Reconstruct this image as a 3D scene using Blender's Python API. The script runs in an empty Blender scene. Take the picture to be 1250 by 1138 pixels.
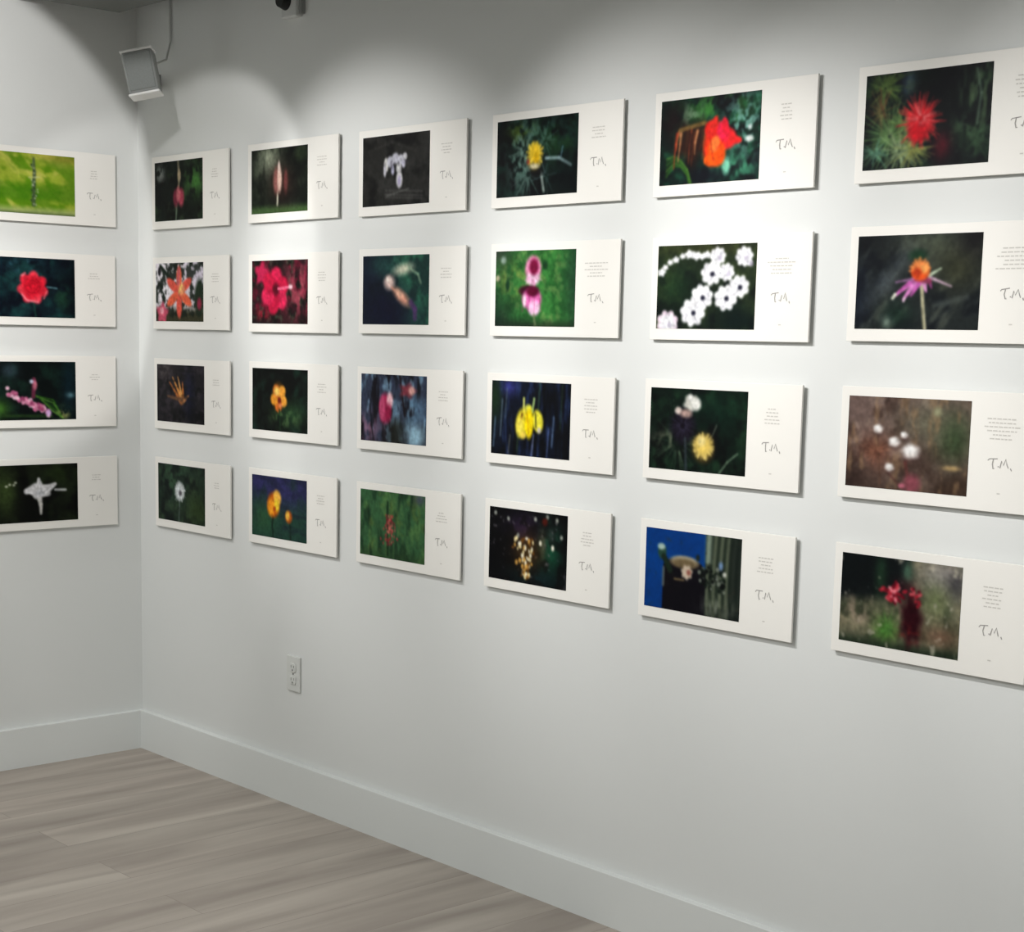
import bpy, bmesh, math, random
import numpy as np
from mathutils import Vector, Matrix, Euler

S = 1.045                      # plan units -> metres
sc = bpy.context.scene
COL = sc.collection

# ------------------------------------------------------------------ materials
def lin(c):
    c = np.asarray(c, float) / 255.0
    return np.where(c <= 0.04045, c / 12.92, ((c + 0.055) / 1.055) ** 2.4)

def mat(name, rgb, rough=0.6, spec=0.4):
    m = bpy.data.materials.new(name); m.use_nodes = True
    b = m.node_tree.nodes['Principled BSDF']
    l = lin(rgb)
    b.inputs['Base Color'].default_value = (l[0], l[1], l[2], 1)
    b.inputs['Roughness'].default_value = rough
    b.inputs['Specular IOR Level'].default_value = spec
    return m

def add_noise_tint(m, scale, amount, bump=0.0, bscale=200.0):
    nt = m.node_tree; N = nt.nodes; L = nt.links
    b = N['Principled BSDF']; c = b.inputs['Base Color'].default_value[:]
    tc = N.new('ShaderNodeTexCoord')
    n = N.new('ShaderNodeTexNoise'); n.inputs['Scale'].default_value = scale; n.inputs['Detail'].default_value = 4
    mx = N.new('ShaderNodeMix'); mx.data_type = 'RGBA'
    mx.inputs[6].default_value = tuple(x * (1 - amount) for x in c[:3]) + (1,)
    mx.inputs[7].default_value = tuple(min(1, x * (1 + amount)) for x in c[:3]) + (1,)
    L.new(tc.outputs['Object'], n.inputs['Vector'])
    L.new(n.outputs['Fac'], mx.inputs[0]); L.new(mx.outputs[2], b.inputs['Base Color'])
    if bump:
        n2 = N.new('ShaderNodeTexNoise'); n2.inputs['Scale'].default_value = bscale; n2.inputs['Detail'].default_value = 3
        bp = N.new('ShaderNodeBump'); bp.inputs['Strength'].default_value = bump; bp.inputs['Distance'].default_value = 0.001
        L.new(tc.outputs['Object'], n2.inputs['Vector']); L.new(n2.outputs['Fac'], bp.inputs['Height'])
        L.new(bp.outputs['Normal'], b.inputs['Normal'])

M_wall = mat('wall_paint', (222, 224, 222), 0.75, 0.25); add_noise_tint(M_wall, 1.5, 0.01, 0.12, 260)
M_base = mat('baseboard_paint', (224, 227, 225), 0.35, 0.4)
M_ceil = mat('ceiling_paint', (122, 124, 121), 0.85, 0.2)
M_board = mat('print_paper', (238, 236, 230), 0.55, 0.3); add_noise_tint(M_board, 3, 0.008)
M_ink = mat('pencil_ink', (158, 155, 152), 0.7, 0.2)
M_cap = mat('caption_ink', (204, 201, 195), 0.7, 0.2)
M_plate = mat('outlet_plastic', (214, 216, 212), 0.35, 0.5)
M_slot = mat('slot_dark', (70, 70, 66), 0.6)
M_spk = mat('speaker_shell', (150, 153, 151), 0.5, 0.4)
M_grille = mat('speaker_grille', (138, 142, 140), 0.8, 0.2); add_noise_tint(M_grille, 300, 0.12)
M_trim = mat('speaker_trim', (240, 240, 238), 0.3, 0.5)
M_cleat = mat('cleat_wood', (150, 132, 108), 0.8)
M_black = mat('black_plastic', (14, 14, 15), 0.5)
M_cable = mat('cable_sleeve', (205, 207, 205), 0.5)

# printed photograph: dye colours stored per point of the print
M_photo = bpy.data.materials.new('photographic_print'); M_photo.use_nodes = True
_n = M_photo.node_tree.nodes; _b = _n['Principled BSDF']
_a = _n.new('ShaderNodeVertexColor'); _a.layer_name = 'dye'
M_photo.node_tree.links.new(_a.outputs['Color'], _b.inputs['Base Color'])
_b.inputs['Roughness'].default_value = 0.5; _b.inputs['Specular IOR Level'].default_value = 0.06

# floor: pale grey-brown planks running along y
M_floor = bpy.data.materials.new('plank_floor'); M_floor.use_nodes = True
nt = M_floor.node_tree; N = nt.nodes; L = nt.links; b = N['Principled BSDF']
tc = N.new('ShaderNodeTexCoord')
mp = N.new('ShaderNodeMapping'); mp.inputs['Rotation'].default_value = (0, 0, math.pi / 2)
L.new(tc.outputs['Object'], mp.inputs['Vector'])
br = N.new('ShaderNodeTexBrick'); br.offset = 0.37; br.inputs['Scale'].default_value = 1.0
br.inputs['Brick Width'].default_value = 1.25; br.inputs['Row Height'].default_value = 0.185
br.inputs['Mortar Size'].default_value = 0.0012; br.inputs['Mortar Smooth'].default_value = 0.6
br.inputs['Color1'].default_value = (0, 0, 0, 1); br.inputs['Color2'].default_value = (1, 1, 1, 1); br.inputs['Mortar'].default_value = (0.3, 0.3, 0.3, 1)
L.new(mp.outputs['Vector'], br.inputs['Vector'])
mp2 = N.new('ShaderNodeMapping'); mp2.inputs['Scale'].default_value = (7.0, 0.8, 1)
L.new(tc.outputs['Object'], mp2.inputs['Vector'])
ad = N.new('ShaderNodeVectorMath'); ad.operation = 'MULTIPLY_ADD'
ad.inputs[1].default_value = (3.1, 5.7, 0.0)
L.new(br.outputs['Color'], ad.inputs[0]); L.new(mp2.outputs['Vector'], ad.inputs[2])
ns = N.new('ShaderNodeTexNoise'); ns.inputs['Scale'].default_value = 1.3; ns.inputs['Detail'].default_value = 4; ns.inputs['Roughness'].default_value = 0.5; ns.inputs['Distortion'].default_value = 0.6
L.new(ad.outputs[0], ns.inputs['Vector'])
cr = N.new('ShaderNodeValToRGB')
def st(e, p, c):
    l = lin(c); e.position = p; e.color = (l[0], l[1], l[2], 1)
st(cr.color_ramp.elements[0], 0.28, (150, 140, 131)); st(cr.color_ramp.elements[1], 0.74, (192, 183, 172))
e = cr.color_ramp.elements.new(0.5); st(e, 0.5, (170, 160, 150))
L.new(ns.outputs['Fac'], cr.inputs['Fac'])
mx = N.new('ShaderNodeMix'); mx.data_type = 'RGBA'; mx.blend_type = 'MULTIPLY'; mx.inputs[0].default_value = 1.0
hr = N.new('ShaderNodeMapRange'); hr.inputs['To Min'].default_value = 0.92; hr.inputs['To Max'].default_value = 1.04
L.new(br.outputs['Color'], hr.inputs['Value']); L.new(cr.outputs['Color'], mx.inputs[6]); L.new(hr.outputs['Result'], mx.inputs[7])
mo = N.new('ShaderNodeMix'); mo.data_type = 'RGBA'
L.new(br.outputs['Fac'], mo.inputs[0]); L.new(mx.outputs[2], mo.inputs[6]); l = lin((140, 130, 122)); mo.inputs[7].default_value = (l[0], l[1], l[2], 1)
L.new(mo.outputs[2], b.inputs['Base Color'])
b.inputs['Roughness'].default_value = 0.5; b.inputs['Specular IOR Level'].default_value = 0.35

# ------------------------------------------------------------------ mesh helpers
def mk(name, verts, faces, m, parent=None, loc=(0, 0, 0), rot=None, smooth=False):
    me = bpy.data.meshes.new(name)
    me.from_pydata([tuple(c * S for c in v) for v in verts], [], faces); me.update()
    me.materials.append(m)
    if smooth:
        for p in me.polygons: p.use_smooth = True
    o = bpy.data.objects.new(name, me); COL.objects.link(o)
    o.location = tuple(c * S for c in loc)
    if rot: o.rotation_euler = rot
    if parent: o.parent = parent
    return o

def bm_to(name, bm, m, parent=None, loc=(0, 0, 0), rot=None, smooth=False):
    for v in bm.verts: v.co *= S
    bmesh.ops.recalc_face_normals(bm, faces=bm.faces)
    me = bpy.data.meshes.new(name); bm.to_mesh(me); bm.free(); me.materials.append(m)
    if smooth:
        for p in me.polygons: p.use_smooth = True
    o = bpy.data.objects.new(name, me); COL.objects.link(o)
    o.location = tuple(c * S for c in loc)
    if rot: o.rotation_euler = rot
    if parent: o.parent = parent
    return o

def bm_box(bm, x0, x1, y0, y1, z0, z1, bev=0.0, seg=2, mtx=None):
    vs = [bm.verts.new((x, y, z)) for x in (x0, x1) for y in (y0, y1) for z in (z0, z1)]
    q = [(0, 1, 3, 2), (4, 6, 7, 5), (0, 4, 5, 1), (2, 3, 7, 6), (0, 2, 6, 4), (1, 5, 7, 3)]
    fs = [bm.faces.new([vs[i] for i in f]) for f in q]
    bmesh.ops.recalc_face_normals(bm, faces=fs)
    if bev:
        ed = list({e for f in fs for e in f.edges})
        r = bmesh.ops.bevel(bm, geom=ed, offset=bev, segments=seg, affect='EDGES', profile=0.5)
    if mtx is not None:
        for v in bm.verts: v.co = mtx @ v.co

def box(name, x0, x1, y0, y1, z0, z1, m, parent=None, bev=0.0, **k):
    bm = bmesh.new(); bm_box(bm, x0, x1, y0, y1, z0, z1, bev); return bm_to(name, bm, m, parent, **k)

def tube(name, pts, r, m, parent=None, n=10):
    verts = []; faces = []
    pts = [Vector(p) for p in pts]
    for i, p in enumerate(pts):
        d = (pts[min(i + 1, len(pts) - 1)] - pts[max(i - 1, 0)]).normalized()
        a = d.cross(Vector((0.3, 0.9, 0.1))).normalized(); bb = d.cross(a)
        for k in range(n):
            t = 2 * math.pi * k / n; verts.append(tuple(p + a * math.cos(t) * r + bb * math.sin(t) * r))
    for i in range(len(pts) - 1):
        for k in range(n):
            faces.append((i * n + k, i * n + (k + 1) % n, (i + 1) * n + (k + 1) % n, (i + 1) * n + k))
    faces.append(tuple(range(n))[::-1]); faces.append(tuple(range((len(pts) - 1) * n, len(pts) * n)))
    return mk(name, verts, faces, m, parent, smooth=True)

def tag(o, label, cat, group=None):
    o['label'] = label; o['category'] = cat
    if group: o['group'] = group
    return o
def structure(o): o['kind'] = 'structure'; return o

# ------------------------------------------------------------------ room shell
XR, YB, ZT = 6.8, -4.6, 2.78
structure(box('floor', -0.1, XR, YB, 0.1, -0.1, 0, M_floor))
structure(box('wall_right', 0.0, XR, 0, 0.1, 0, ZT, M_wall))
structure(box('wall_left', -0.1, 0, YB, 0.1, 0, ZT, M_wall))
structure(box('wall_back', XR, XR + 0.1, YB, 0.1, 0, ZT, M_wall))
structure(box('wall_near', -0.1, XR + 0.1, YB - 0.1, YB, 0, ZT, M_wall))
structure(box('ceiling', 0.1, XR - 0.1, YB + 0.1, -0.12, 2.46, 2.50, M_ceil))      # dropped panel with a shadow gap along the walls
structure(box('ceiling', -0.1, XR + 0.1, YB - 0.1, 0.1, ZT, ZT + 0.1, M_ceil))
# baseboards: chamfered top edge
zb, bt = 0.1345, 0.020
def baseboard(name, axis, L0, L1):
    prof = [(0, 0), (bt, 0), (bt, zb - 0.0015), (bt - 0.0015, zb), (0, zb)]
    vs = []
    for l in (L0, L1):
        for p, z in prof:
            vs.append((l, -p, z) if axis == 'x' else (p, l, z))
    n = len(prof)
    fs = [(i, (i + 1) % n, n + (i + 1) % n, n + i) for i in range(n)] + [tuple(range(n))[::-1], tuple(range(n, 2 * n))]
    o = mk(name, vs, fs, M_base)
    bm = bmesh.new(); bm.from_mesh(o.data); bmesh.ops.recalc_face_normals(bm, faces=bm.faces); bm.to_mesh(o.data); bm.free()
    return structure(o)
baseboard('baseboard_right', 'x', 0.0, XR)
baseboard('baseboard_left', 'y', -bt, YB)

# ------------------------------------------------------------------ painter for the printed photographs
class Paint:
    def __init__(s, nx, ny, seed, base):
        s.nx, s.ny = nx, ny; s.r = np.random.RandomState(seed)
        s.U, s.V = np.meshgrid(np.linspace(0, 1, nx), np.linspace(0, 1, ny))
        s.X = s.U * 1.5; s.Y = s.V                  # true proportions
        s.A = np.zeros((ny, nx, 3)) + np.array(base, float)
    def noise(s, sx, sy, octv=4, ang=0, p=0.55):
        ca, sa = math.cos(ang), math.sin(ang)
        x = (s.X * ca + s.Y * sa) * sx; y = (-s.X * sa + s.Y * ca) * sy
        out = np.zeros_like(x); amp = 1; tot = 0
        for _ in range(octv):
            T = s.r.rand(64, 64)
            xo = x + s.r.rand() * 40 + 20; yo = y + s.r.rand() * 40 + 20
            xi = np.floor(xo).astype(int); yi = np.floor(yo).astype(int)
            fx = xo - xi; fy = yo - yi; fx = fx * fx * (3 - 2 * fx); fy = fy * fy * (3 - 2 * fy)
            g = lambda i, j: T[(yi + j) % 64, (xi + i) % 64]
            out += amp * ((g(0, 0) * (1 - fx) + g(1, 0) * fx) * (1 - fy) + (g(0, 1) * (1 - fx) + g(1, 1) * fx) * fy)
            tot += amp; amp *= p; x = x * 2; y = y * 2
        return out / tot
    def mix(s, m, c):
        m = np.clip(m, 0, 1)[..., None]; s.A = s.A * (1 - m) + np.array(c, float) * m; return s
    def mottle(s, c, sx=5, sy=5, lo=0.5, hi=0.75, a=1.0, ang=0, octv=4):
        n = s.noise(sx, sy, octv, ang); return s.mix(a * np.clip((n - lo) / (hi - lo), 0, 1), c)
    def patch(s, u, v, ru, rv, c, a=1.0, sx=8, sy=8, lo=0.4, hi=0.6, ang=0):
        n = s.noise(sx, sy, 3, ang)
        g = np.exp(-(((s.U - u) / ru) ** 2 + ((s.V - v) / rv) ** 2))
        return s.mix(a * g * np.clip((n - lo) / (hi - lo), 0, 1), c)
    def blob(s, u, v, r, c, ry=None, ang=0, soft=0.25, a=1.0, wob=0.0, k=5):
        ry = ry or r; dx = (s.U - u) * 1.5; dy = s.V - v
        ca, sa = math.cos(ang), math.sin(ang)
        p = (dx * ca + dy * sa) / r; q = (-dx * sa + dy * ca) / ry
        d = np.hypot(p, q)
        if wob: d = d * (1 + wob * np.sin(k * np.arctan2(q, p) + s.r.rand() * 6))
        return s.mix(a * np.clip((1 - d) / soft + 0.5, 0, 1), c)
    def glow(s, u, v, ru, rv, c, a=1.0):
        return s.mix(a * np.exp(-(((s.U - u) / ru) ** 2 + ((s.V - v) / rv) ** 2)), c)
    def line(s, pts, w, c, a=1.0, soft=0.6, w2=None):
        w2 = w if w2 is None else w2
        n = len(pts) - 1
        for i in range(n):
            (u0, v0), (u1, v1) = pts[i], pts[i + 1]
            ax, ay, bx, by = u0 * 1.5, v0, u1 * 1.5, v1
            dx, dy = bx - ax, by - ay; LL = dx * dx + dy * dy + 1e-9
            t = np.clip(((s.X - ax) * dx + (s.Y - ay) * dy) / LL, 0, 1)
            d = np.hypot(s.X - ax - t * dx, s.Y - ay - t * dy)
            ww = w + (w2 - w) * (i + t) / n
            s.mix(a * np.clip((ww - d) / (ww * soft) + 0.5, 0, 1), c)
        return s
    def petals(s, u, v, r, n, c, w=0.35, ph=0.0, c2=None, hub=None, hr=0.2, sq=1.0, a=1.0):
        for i in range(n):
            t = ph + 2 * math.pi * i / n
            cc = np.array(c, float) + s.r.uniform(-10, 10)
            if c2 is not None and i % 2: cc = np.array(c2, float)
            s.blob(u + math.cos(t) * r * 0.55 / 1.5, v + math.sin(t) * r * 0.55 * sq, r * 0.5, cc, ry=r * w, ang=t, soft=0.35, a=a)
        if hub is not None: s.blob(u, v, r * hr, hub, soft=0.5)
        return s
    def spikes(s, u, v, r, n, c, w=0.008, inner=0.3, jit=0.3, a=0.8, t0=0, t1=6.283, sq=1.0):
        for i in range(n):
            t = s.r.uniform(t0, t1); rr = r * s.r.uniform(1 - jit, 1 + jit)
            cc = np.array(c, float) * s.r.uniform(0.75, 1.15)
            s.line([(u + math.cos(t) * r * inner / 1.5, v + math.sin(t) * r * inner * sq), (u + math.cos(t) * rr / 1.5, v + math.sin(t) * rr * sq)], w, np.clip(cc, 0, 255), a, w2=w * 0.4)
        return s

def g_11(p):
    p.mottle((48, 66, 44), 5, 5, .45, .75).mottle((6, 9, 8), 7, 7, .5, .7).patch(.85, .35, .2, .25, (72, 122, 58), 1, 9, 9, .3, .5).patch(.12, .2, .1, .15, (170, 175, 170), .8, 14, 10, .45, .6)
    p.line([(.5, 0), (.52, .3), (.5, .5)], .03, (150, 142, 118), .8, 1).line([(.47, .6), (.45, 1)], .022, (112, 132, 110), .9, 1)
    p.blob(.45, .62, .09, (124, 48, 66), ry=.15, soft=.6).blob(.56, .62, .09, (170, 70, 88), ry=.15, soft=.6).blob(.5, .56, .06, (200, 112, 120), ry=.12, soft=.7).blob(.52, .25, .05, (178, 162, 132), ry=.1, soft=.8)
def g_12(p):
    p.glow(.2, .25, .5, .5, (236, 232, 238)).glow(.85, .15, .3, .25, (208, 200, 214)).mottle((28, 36, 30), 7, 7, .55, .62, .9)
    p.mix(np.clip((p.V - .72) / .15, 0, 1), (62, 62, 42)).mottle((20, 30, 22), 8, 8, .55, .65, .8)
    p.blob(.92, .6, .14, (34, 50, 34), ry=.3, soft=.5).line([(.1, .05), (.35, .3)], .035, (26, 40, 30)).blob(.08, .14, .05, (40, 36, 44), ry=.08)
    p.blob(.14, .86, .16, (206, 92, 116), soft=.4, wob=.2).blob(.13, .82, .06, (236, 170, 180), soft=.6).blob(.92, .7, .07, (150, 50, 74), ry=.1, soft=.6)
    p.petals(.5, .5, .42, 6, (238, 116, 84), w=.2, ph=-1.57, c2=(222, 96, 80), sq=1).blob(.55, .45, .1, (246, 170, 120), soft=.8).line([(.5, .5), (.56, .38)], .015, (240, 220, 120)).line([(.5, .12), (.48, .35)], .04, (206, 104, 110))
def g_13(p):
    p.mottle((56, 52, 58), 7, 7, .45, .7).mottle((12, 12, 16), 5, 5, .5, .65).glow(.68, .5, .12, .4, (32, 36, 66), .7).glow(.15, .1, .15, .2, (100, 92, 92), .7)
    for a_, b_, c_ in (((.55, .62), (.34, .22), (230, 160, 84)), ((.55, .62), (.45, .2), (236, 176, 104)), ((.56, .6), (.55, .3), (206, 128, 60)), ((.52, .64), (.27, .3), (190, 118, 62)), ((.56, .62), (.68, .52), (200, 140, 92)), ((.54, .6), (.22, .55), (116, 84, 62))):
        p.line([a_, b_], .045, c_, .95, .8, w2=.012)
    p.mottle((24, 24, 26), 3, 18, .58, .7, .6)
def g_14(p):
    p.mottle((58, 78, 58), 4, 4, .4, .75).mottle((22, 30, 28), 5, 5, .5, .7).patch(.35, .25, .3, .3, (64, 96, 72), .9).glow(.85, .75, .25, .3, (54, 72, 34), .7)
    p.line([(.47, .55), (.45, 1)], .018, (86, 98, 92)).blob(.47, .46, .14, (176, 184, 184), ry=.15, soft=.4).blob(.47, .46, .15, (200, 206, 206), ry=.16, soft=.5).spikes(.47, .46, .17, 50, (222, 228, 230), .008, .3).blob(.48, .49, .045, (96, 92, 100), soft=.8)
def g_21(p):
    p.mottle((48, 56, 44), 4, 4, .4, .7).mottle((10, 14, 12), 4, 4, .45, .65).glow(.3, .15, .2, .25, (160, 168, 146), .95).glow(.15, .32, .12, .2, (104, 112, 94), .7).mottle((16, 20, 16), 9, 4, .5, .7, .6)
    p.mix(np.clip((p.V - .85) / .1, 0, 1) * .9, (76, 106, 60)).glow(.55, .55, .2, .28, (64, 38, 34), .8)
    p.line([(.48, .6), (.47, .88)], .018, (206, 204, 184)).blob(.46, .5, .09, (150, 98, 92), ry=.2, soft=.6).blob(.51, .48, .06, (214, 182, 168), ry=.2, soft=.6).blob(.62, .52, .05, (112, 62, 60), ry=.17, soft=.8).blob(.5, .3, .03, (220, 200, 190), ry=.1, soft=.8).blob(.88, .12, .14, (54, 70, 44), ry=.12, soft=1, a=.6)
def g_22(p):
    p.mottle((112, 24, 48), 6, 6, .4, .62).mottle((18, 16, 14), 8, 8, .5, .62).mix(np.clip((p.V - .72) / .15, 0, 1) * .85, (24, 18, 18)).mottle((72, 92, 70), 14, 14, .62, .7, .6)
    p.blob(.18, .2, .16, (198, 42, 88), soft=.5, wob=.2).patch(.85, .5, .25, .5, (178, 78, 96), .9, 8, 5)
    p.petals(.42, .48, .36, 6, (222, 44, 92), w=.42, ph=-1.4, c2=(200, 28, 72)).patch(.42, .48, .18, .25, (150, 14, 50), .6, 14, 14).blob(.44, .46, .09, (88, 8, 32), soft=.8).line([(.48, .45), (.72, .42)], .02, (236, 120, 150)).blob(.7, .42, .05, (250, 214, 222), ry=.035, soft=.7)
    p.patch(.2, .85, .12, .12, (180, 36, 60), .8, 12, 12)
def g_23(p):
    p.mottle((26, 50, 40), 4, 4, .45, .75).mottle((8, 12, 10), 5, 5, .45, .6).glow(.72, .7, .25, .2, (44, 78, 48), .8).patch(.6, .78, .25, .15, (92, 124, 76), .8, 10, 10)
    p.blob(.48, .44, .17, (112, 78, 26), ry=.22, soft=.5).petals(.49, .46, .22, 5, (228, 158, 58), w=.42, ph=.4, c2=(206, 112, 44)).blob(.45, .36, .07, (244, 206, 110), soft=.8).blob(.5, .5, .05, (116, 28, 22), soft=.6).blob(.52, .58, .05, (240, 150, 100), ry=.03, soft=.8).line([(.5, .65), (.52, 1)], .015, (30, 58, 34))
def g_24(p):
    p.mix(np.clip((.62 - p.V) / .35, 0, 1), (52, 52, 96)).mottle((38, 62, 58), 5, 3, .5, .75, .7).mottle((30, 34, 52), 3, 9, .5, .7, .5).glow(.2, .7, .2, .25, (58, 108, 62), .6)
    p.line([(.4, .6), (.38, .8), (.4, 1)], .018, (22, 40, 30)).line([(.7, .7), (.72, 1)], .012, (24, 42, 30))
    p.blob(.4, .46, .17, (196, 98, 24), ry=.2, soft=.4).blob(.47, .33, .1, (250, 190, 80), ry=.12, soft=.5, ang=-.5).blob(.36, .5, .1, (246, 160, 40), ry=.14, soft=.6).blob(.46, .46, .07, (250, 212, 60), ry=.1, soft=.7).blob(.42, .52, .04, (190, 80, 20), soft=.7)
    p.blob(.68, .62, .09, (186, 96, 34), ry=.1, soft=.5).blob(.66, .6, .05, (250, 200, 84), ry=.07, soft=.7)
def g_31(p):
    p.mottle((58, 58, 56), 4, 4, .4, .8).mottle((24, 24, 24), 5, 5, .5, .7).line([(.1, .2), (.45, .1), (.8, .25)], .02, (66, 66, 62), .5, 1.5)
    for v in (.8, .86, .9): p.line([(.35, v - .02), (.9, v + .03)], .012, (96, 96, 94), .6, 1.2)
    p.line([(.38, .86), (.7, .78)], .012, (120, 120, 118), .6, 1.2)
    for u, v, r, q in ((.36, .42, .05, .1), (.34, .5, .03, .09), (.42, .38, .07, .08), (.5, .34, .08, .08), (.58, .36, .07, .07), (.64, .32, .05, .05), (.46, .5, .035, .07), (.55, .48, .06, .07), (.62, .42, .04, .06), (.56, .64, .07, .12)):
        p.blob(u, v, r, (206 + p.r.uniform(-14, 22),) * 2 + (218,), ry=q, soft=.4)
    p.mix(.5 * (p.noise(24, 24, 2) > .6) * np.exp(-((p.U - .5) / .16) ** 2 - ((p.V - .4) / .1) ** 2), (70, 62, 82)); p.blob(.56, .66, .035, (178, 170, 200), ry=.07, soft=.8)
def g_32(p):
    p.A[:] = (22, 30, 48); p.mix(np.clip((p.U - .3) / .5 - (p.V - .5) * .9, 0, 1), (52, 112, 88)).mottle((18, 26, 36), 4, 4, .45, .65, .6).glow(.3, .15, .2, .15, (42, 82, 78), .7).glow(.4, .78, .35, .25, (20, 22, 46), .8)
    p.blob(.62, .2, .2, (200, 202, 180), ry=.075, ang=-.15, soft=1.2).line([(.7, .18), (.84, .28), (.88, .4)], .02, (150, 178, 150), .7, 1)
    p.blob(.41, .39, .115, (232, 200, 192), ry=.1, soft=.9).blob(.4, .36, .06, (248, 226, 216), soft=.8).line([(.45, .47), (.52, .52)], .02, (200, 150, 130))
    p.blob(.6, .6, .2, (220, 160, 138), ry=.08, ang=.55, soft=1.0).blob(.56, .55, .1, (240, 190, 164), ry=.04, ang=.55, soft=.8).line([(.74, .68), (.8, .78), (.8, .9)], .045, (92, 62, 112), .8, 1)
def g_33(p):
    p.A[:] = (58, 66, 86); p.mottle((24, 22, 30), 10, 3, .42, .6).mottle((118, 148, 172), 10, 4, .55, .7, .9).glow(.85, .88, .15, .2, (168, 206, 224), .95).patch(.8, .5, .2, .2, (110, 150, 180), .8, 8, 6).mix(np.exp(-((p.U - .55) / .14) ** 2) * np.clip((p.V - .55) / .2, 0, 1) * .8, (38, 40, 32)).patch(.1, .8, .2, .2, (158, 120, 146), .8, 14, 8)
    p.line([(.6, 0), (.68, .6)], .015, (32, 20, 24)).line([(.2, 0), (.14, .5), (.2, 1)], .014, (26, 24, 32), .8)
    p.blob(.72, .22, .15, (130, 60, 72), ry=.09, soft=.7, wob=.2).blob(.78, .22, .07, (224, 172, 164), ry=.06, soft=.8)
    p.blob(.38, .5, .13, (172, 52, 92), ry=.22, soft=.4).blob(.33, .5, .07, (200, 82, 122), ry=.18, soft=.6).blob(.45, .38, .07, (246, 196, 204), ry=.12, soft=.6).blob(.43, .56, .07, (150, 34, 74), ry=.13, soft=.8)
def g_34(p):
    p.A[:] = (62, 104, 68); p.mottle((84, 124, 74), 9, 4, .5, .7).mottle((34, 62, 42), 10, 3, .52, .68, .8).mottle((96, 116, 60), 6, 6, .62, .7, .5).mix(np.clip((p.V - .8) / .25, 0, 1) * .7, (44, 66, 40)).glow(.92, .06, .08, .08, (84, 84, 110), .8)
    p.line([(.43, .15), (.44, .95)], .018, (24, 44, 28), .9, 1).mottle((30, 52, 36), 14, 2, .62, .7, .6)
    for i in range(70):
        v = p.r.uniform(.35, .8); u = .46 + p.r.normal() * .045 * (.4 + v)
        p.blob(u, v, .014, [(186, 70, 72), (150, 46, 56), (206, 120, 108)][i % 3], ry=.02, soft=.8)
def g_41(p):
    p.mottle((20, 44, 38), 5, 5, .4, .7).mottle((8, 12, 14), 5, 5, .5, .65).patch(.75, .3, .25, .25, (30, 62, 34), .9, 6, 6)
    p.patch(.3, .45, .14, .45, (116, 150, 138), .95, 18, 14, .46, .6).patch(.5, .2, .25, .2, (84, 124, 108), .8, 14, 12, .45, .6).patch(.3, .15, .15, .12, (86, 110, 40), .8, 12, 12)
    p.spikes(.36, .4, .22, 22, (112, 142, 130), .014, .3, .5, .6).spikes(.4, .72, .24, 20, (104, 132, 124), .013, .2, .5, .55).spikes(.6, .3, .2, 12, (84, 122, 108), .012, .2, .5, .5).spikes(.62, .75, .2, 10, (96, 120, 120), .012, .2, .5, .5)
    p.line([(.62, .53), (.78, .54), (.92, .64)], .02, (150, 176, 178), .9, .9).line([(.56, .7), (.6, .95)], .02, (176, 190, 182), .8, .9).line([(.82, .4), (.8, .53)], .008, (120, 160, 190), .7)
    p.blob(.85, .8, .2, (12, 20, 22), ry=.2, soft=1, a=.6).blob(.5, .7, .12, (14, 16, 18), ry=.06, soft=.8)
    p.blob(.48, .5, .14, (96, 84, 40), ry=.17, soft=.5).spikes(.48, .46, .15, 60, (240, 214, 90), .012, 0, .2, .9).blob(.48, .44, .1, (236, 200, 50), ry=.12, soft=.7).blob(.5, .52, .05, (210, 170, 20), ry=.08, soft=.8).blob(.48, .62, .09, (206, 196, 160), ry=.035, soft=.7).blob(.4, .56, .03, (190, 70, 60), soft=.8, a=.7)
def g_42(p):
    p.A[:] = (62, 132, 62); p.mottle((42, 100, 46), 6, 6, .45, .65).mottle((110, 150, 84), 8, 8, .58, .7, .7).glow(0, 0, .2, .25, (52, 62, 54), .9).glow(0, 1, .3, .5, (24, 48, 36), .95).glow(1, .4, .14, .7, (34, 66, 48), .85).mix(np.clip((p.V - .88) / .1, 0, 1) * .7, (34, 44, 34)).patch(.25, .4, .2, .2, (146, 158, 80), .7, 10, 10)
    p.blob(.1, .12, .05, (140, 160, 148), soft=.9).blob(.03, .36, .04, (188, 180, 150), soft=.9).blob(.63, .2, .05, (24, 66, 34), ry=.06, soft=.6).blob(.16, .45, .04, (22, 60, 36), ry=.08, soft=.8)
    p.blob(.48, .24, .15, (230, 150, 186), ry=.17, soft=.35).blob(.48, .37, .12, (240, 214, 232), ry=.09, soft=.6).blob(.49, .22, .085, (126, 14, 62), ry=.11, soft=.6).spikes(.48, .32, .16, 16, (236, 170, 206), .012, .4, .2, .7, .3, 2.8)
    p.blob(.42, .53, .17, (62, 10, 34), ry=.07, soft=.5).blob(.47, .64, .18, (228, 120, 186), ry=.14, soft=.4).blob(.5, .76, .11, (244, 200, 232), ry=.1, soft=.5).blob(.48, .54, .12, (92, 4, 44), ry=.07, soft=.6)
    for u in (.38, .44, .5, .56): p.line([(u, .58), (u + (u - .47) * .3, .8)], .006, (180, 50, 120), .6)
    p.blob(.38, .66, .03, (246, 220, 236), ry=.08, soft=.8).line([(.5, .84), (.52, 1)], .02, (120, 130, 96), .7)
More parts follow.
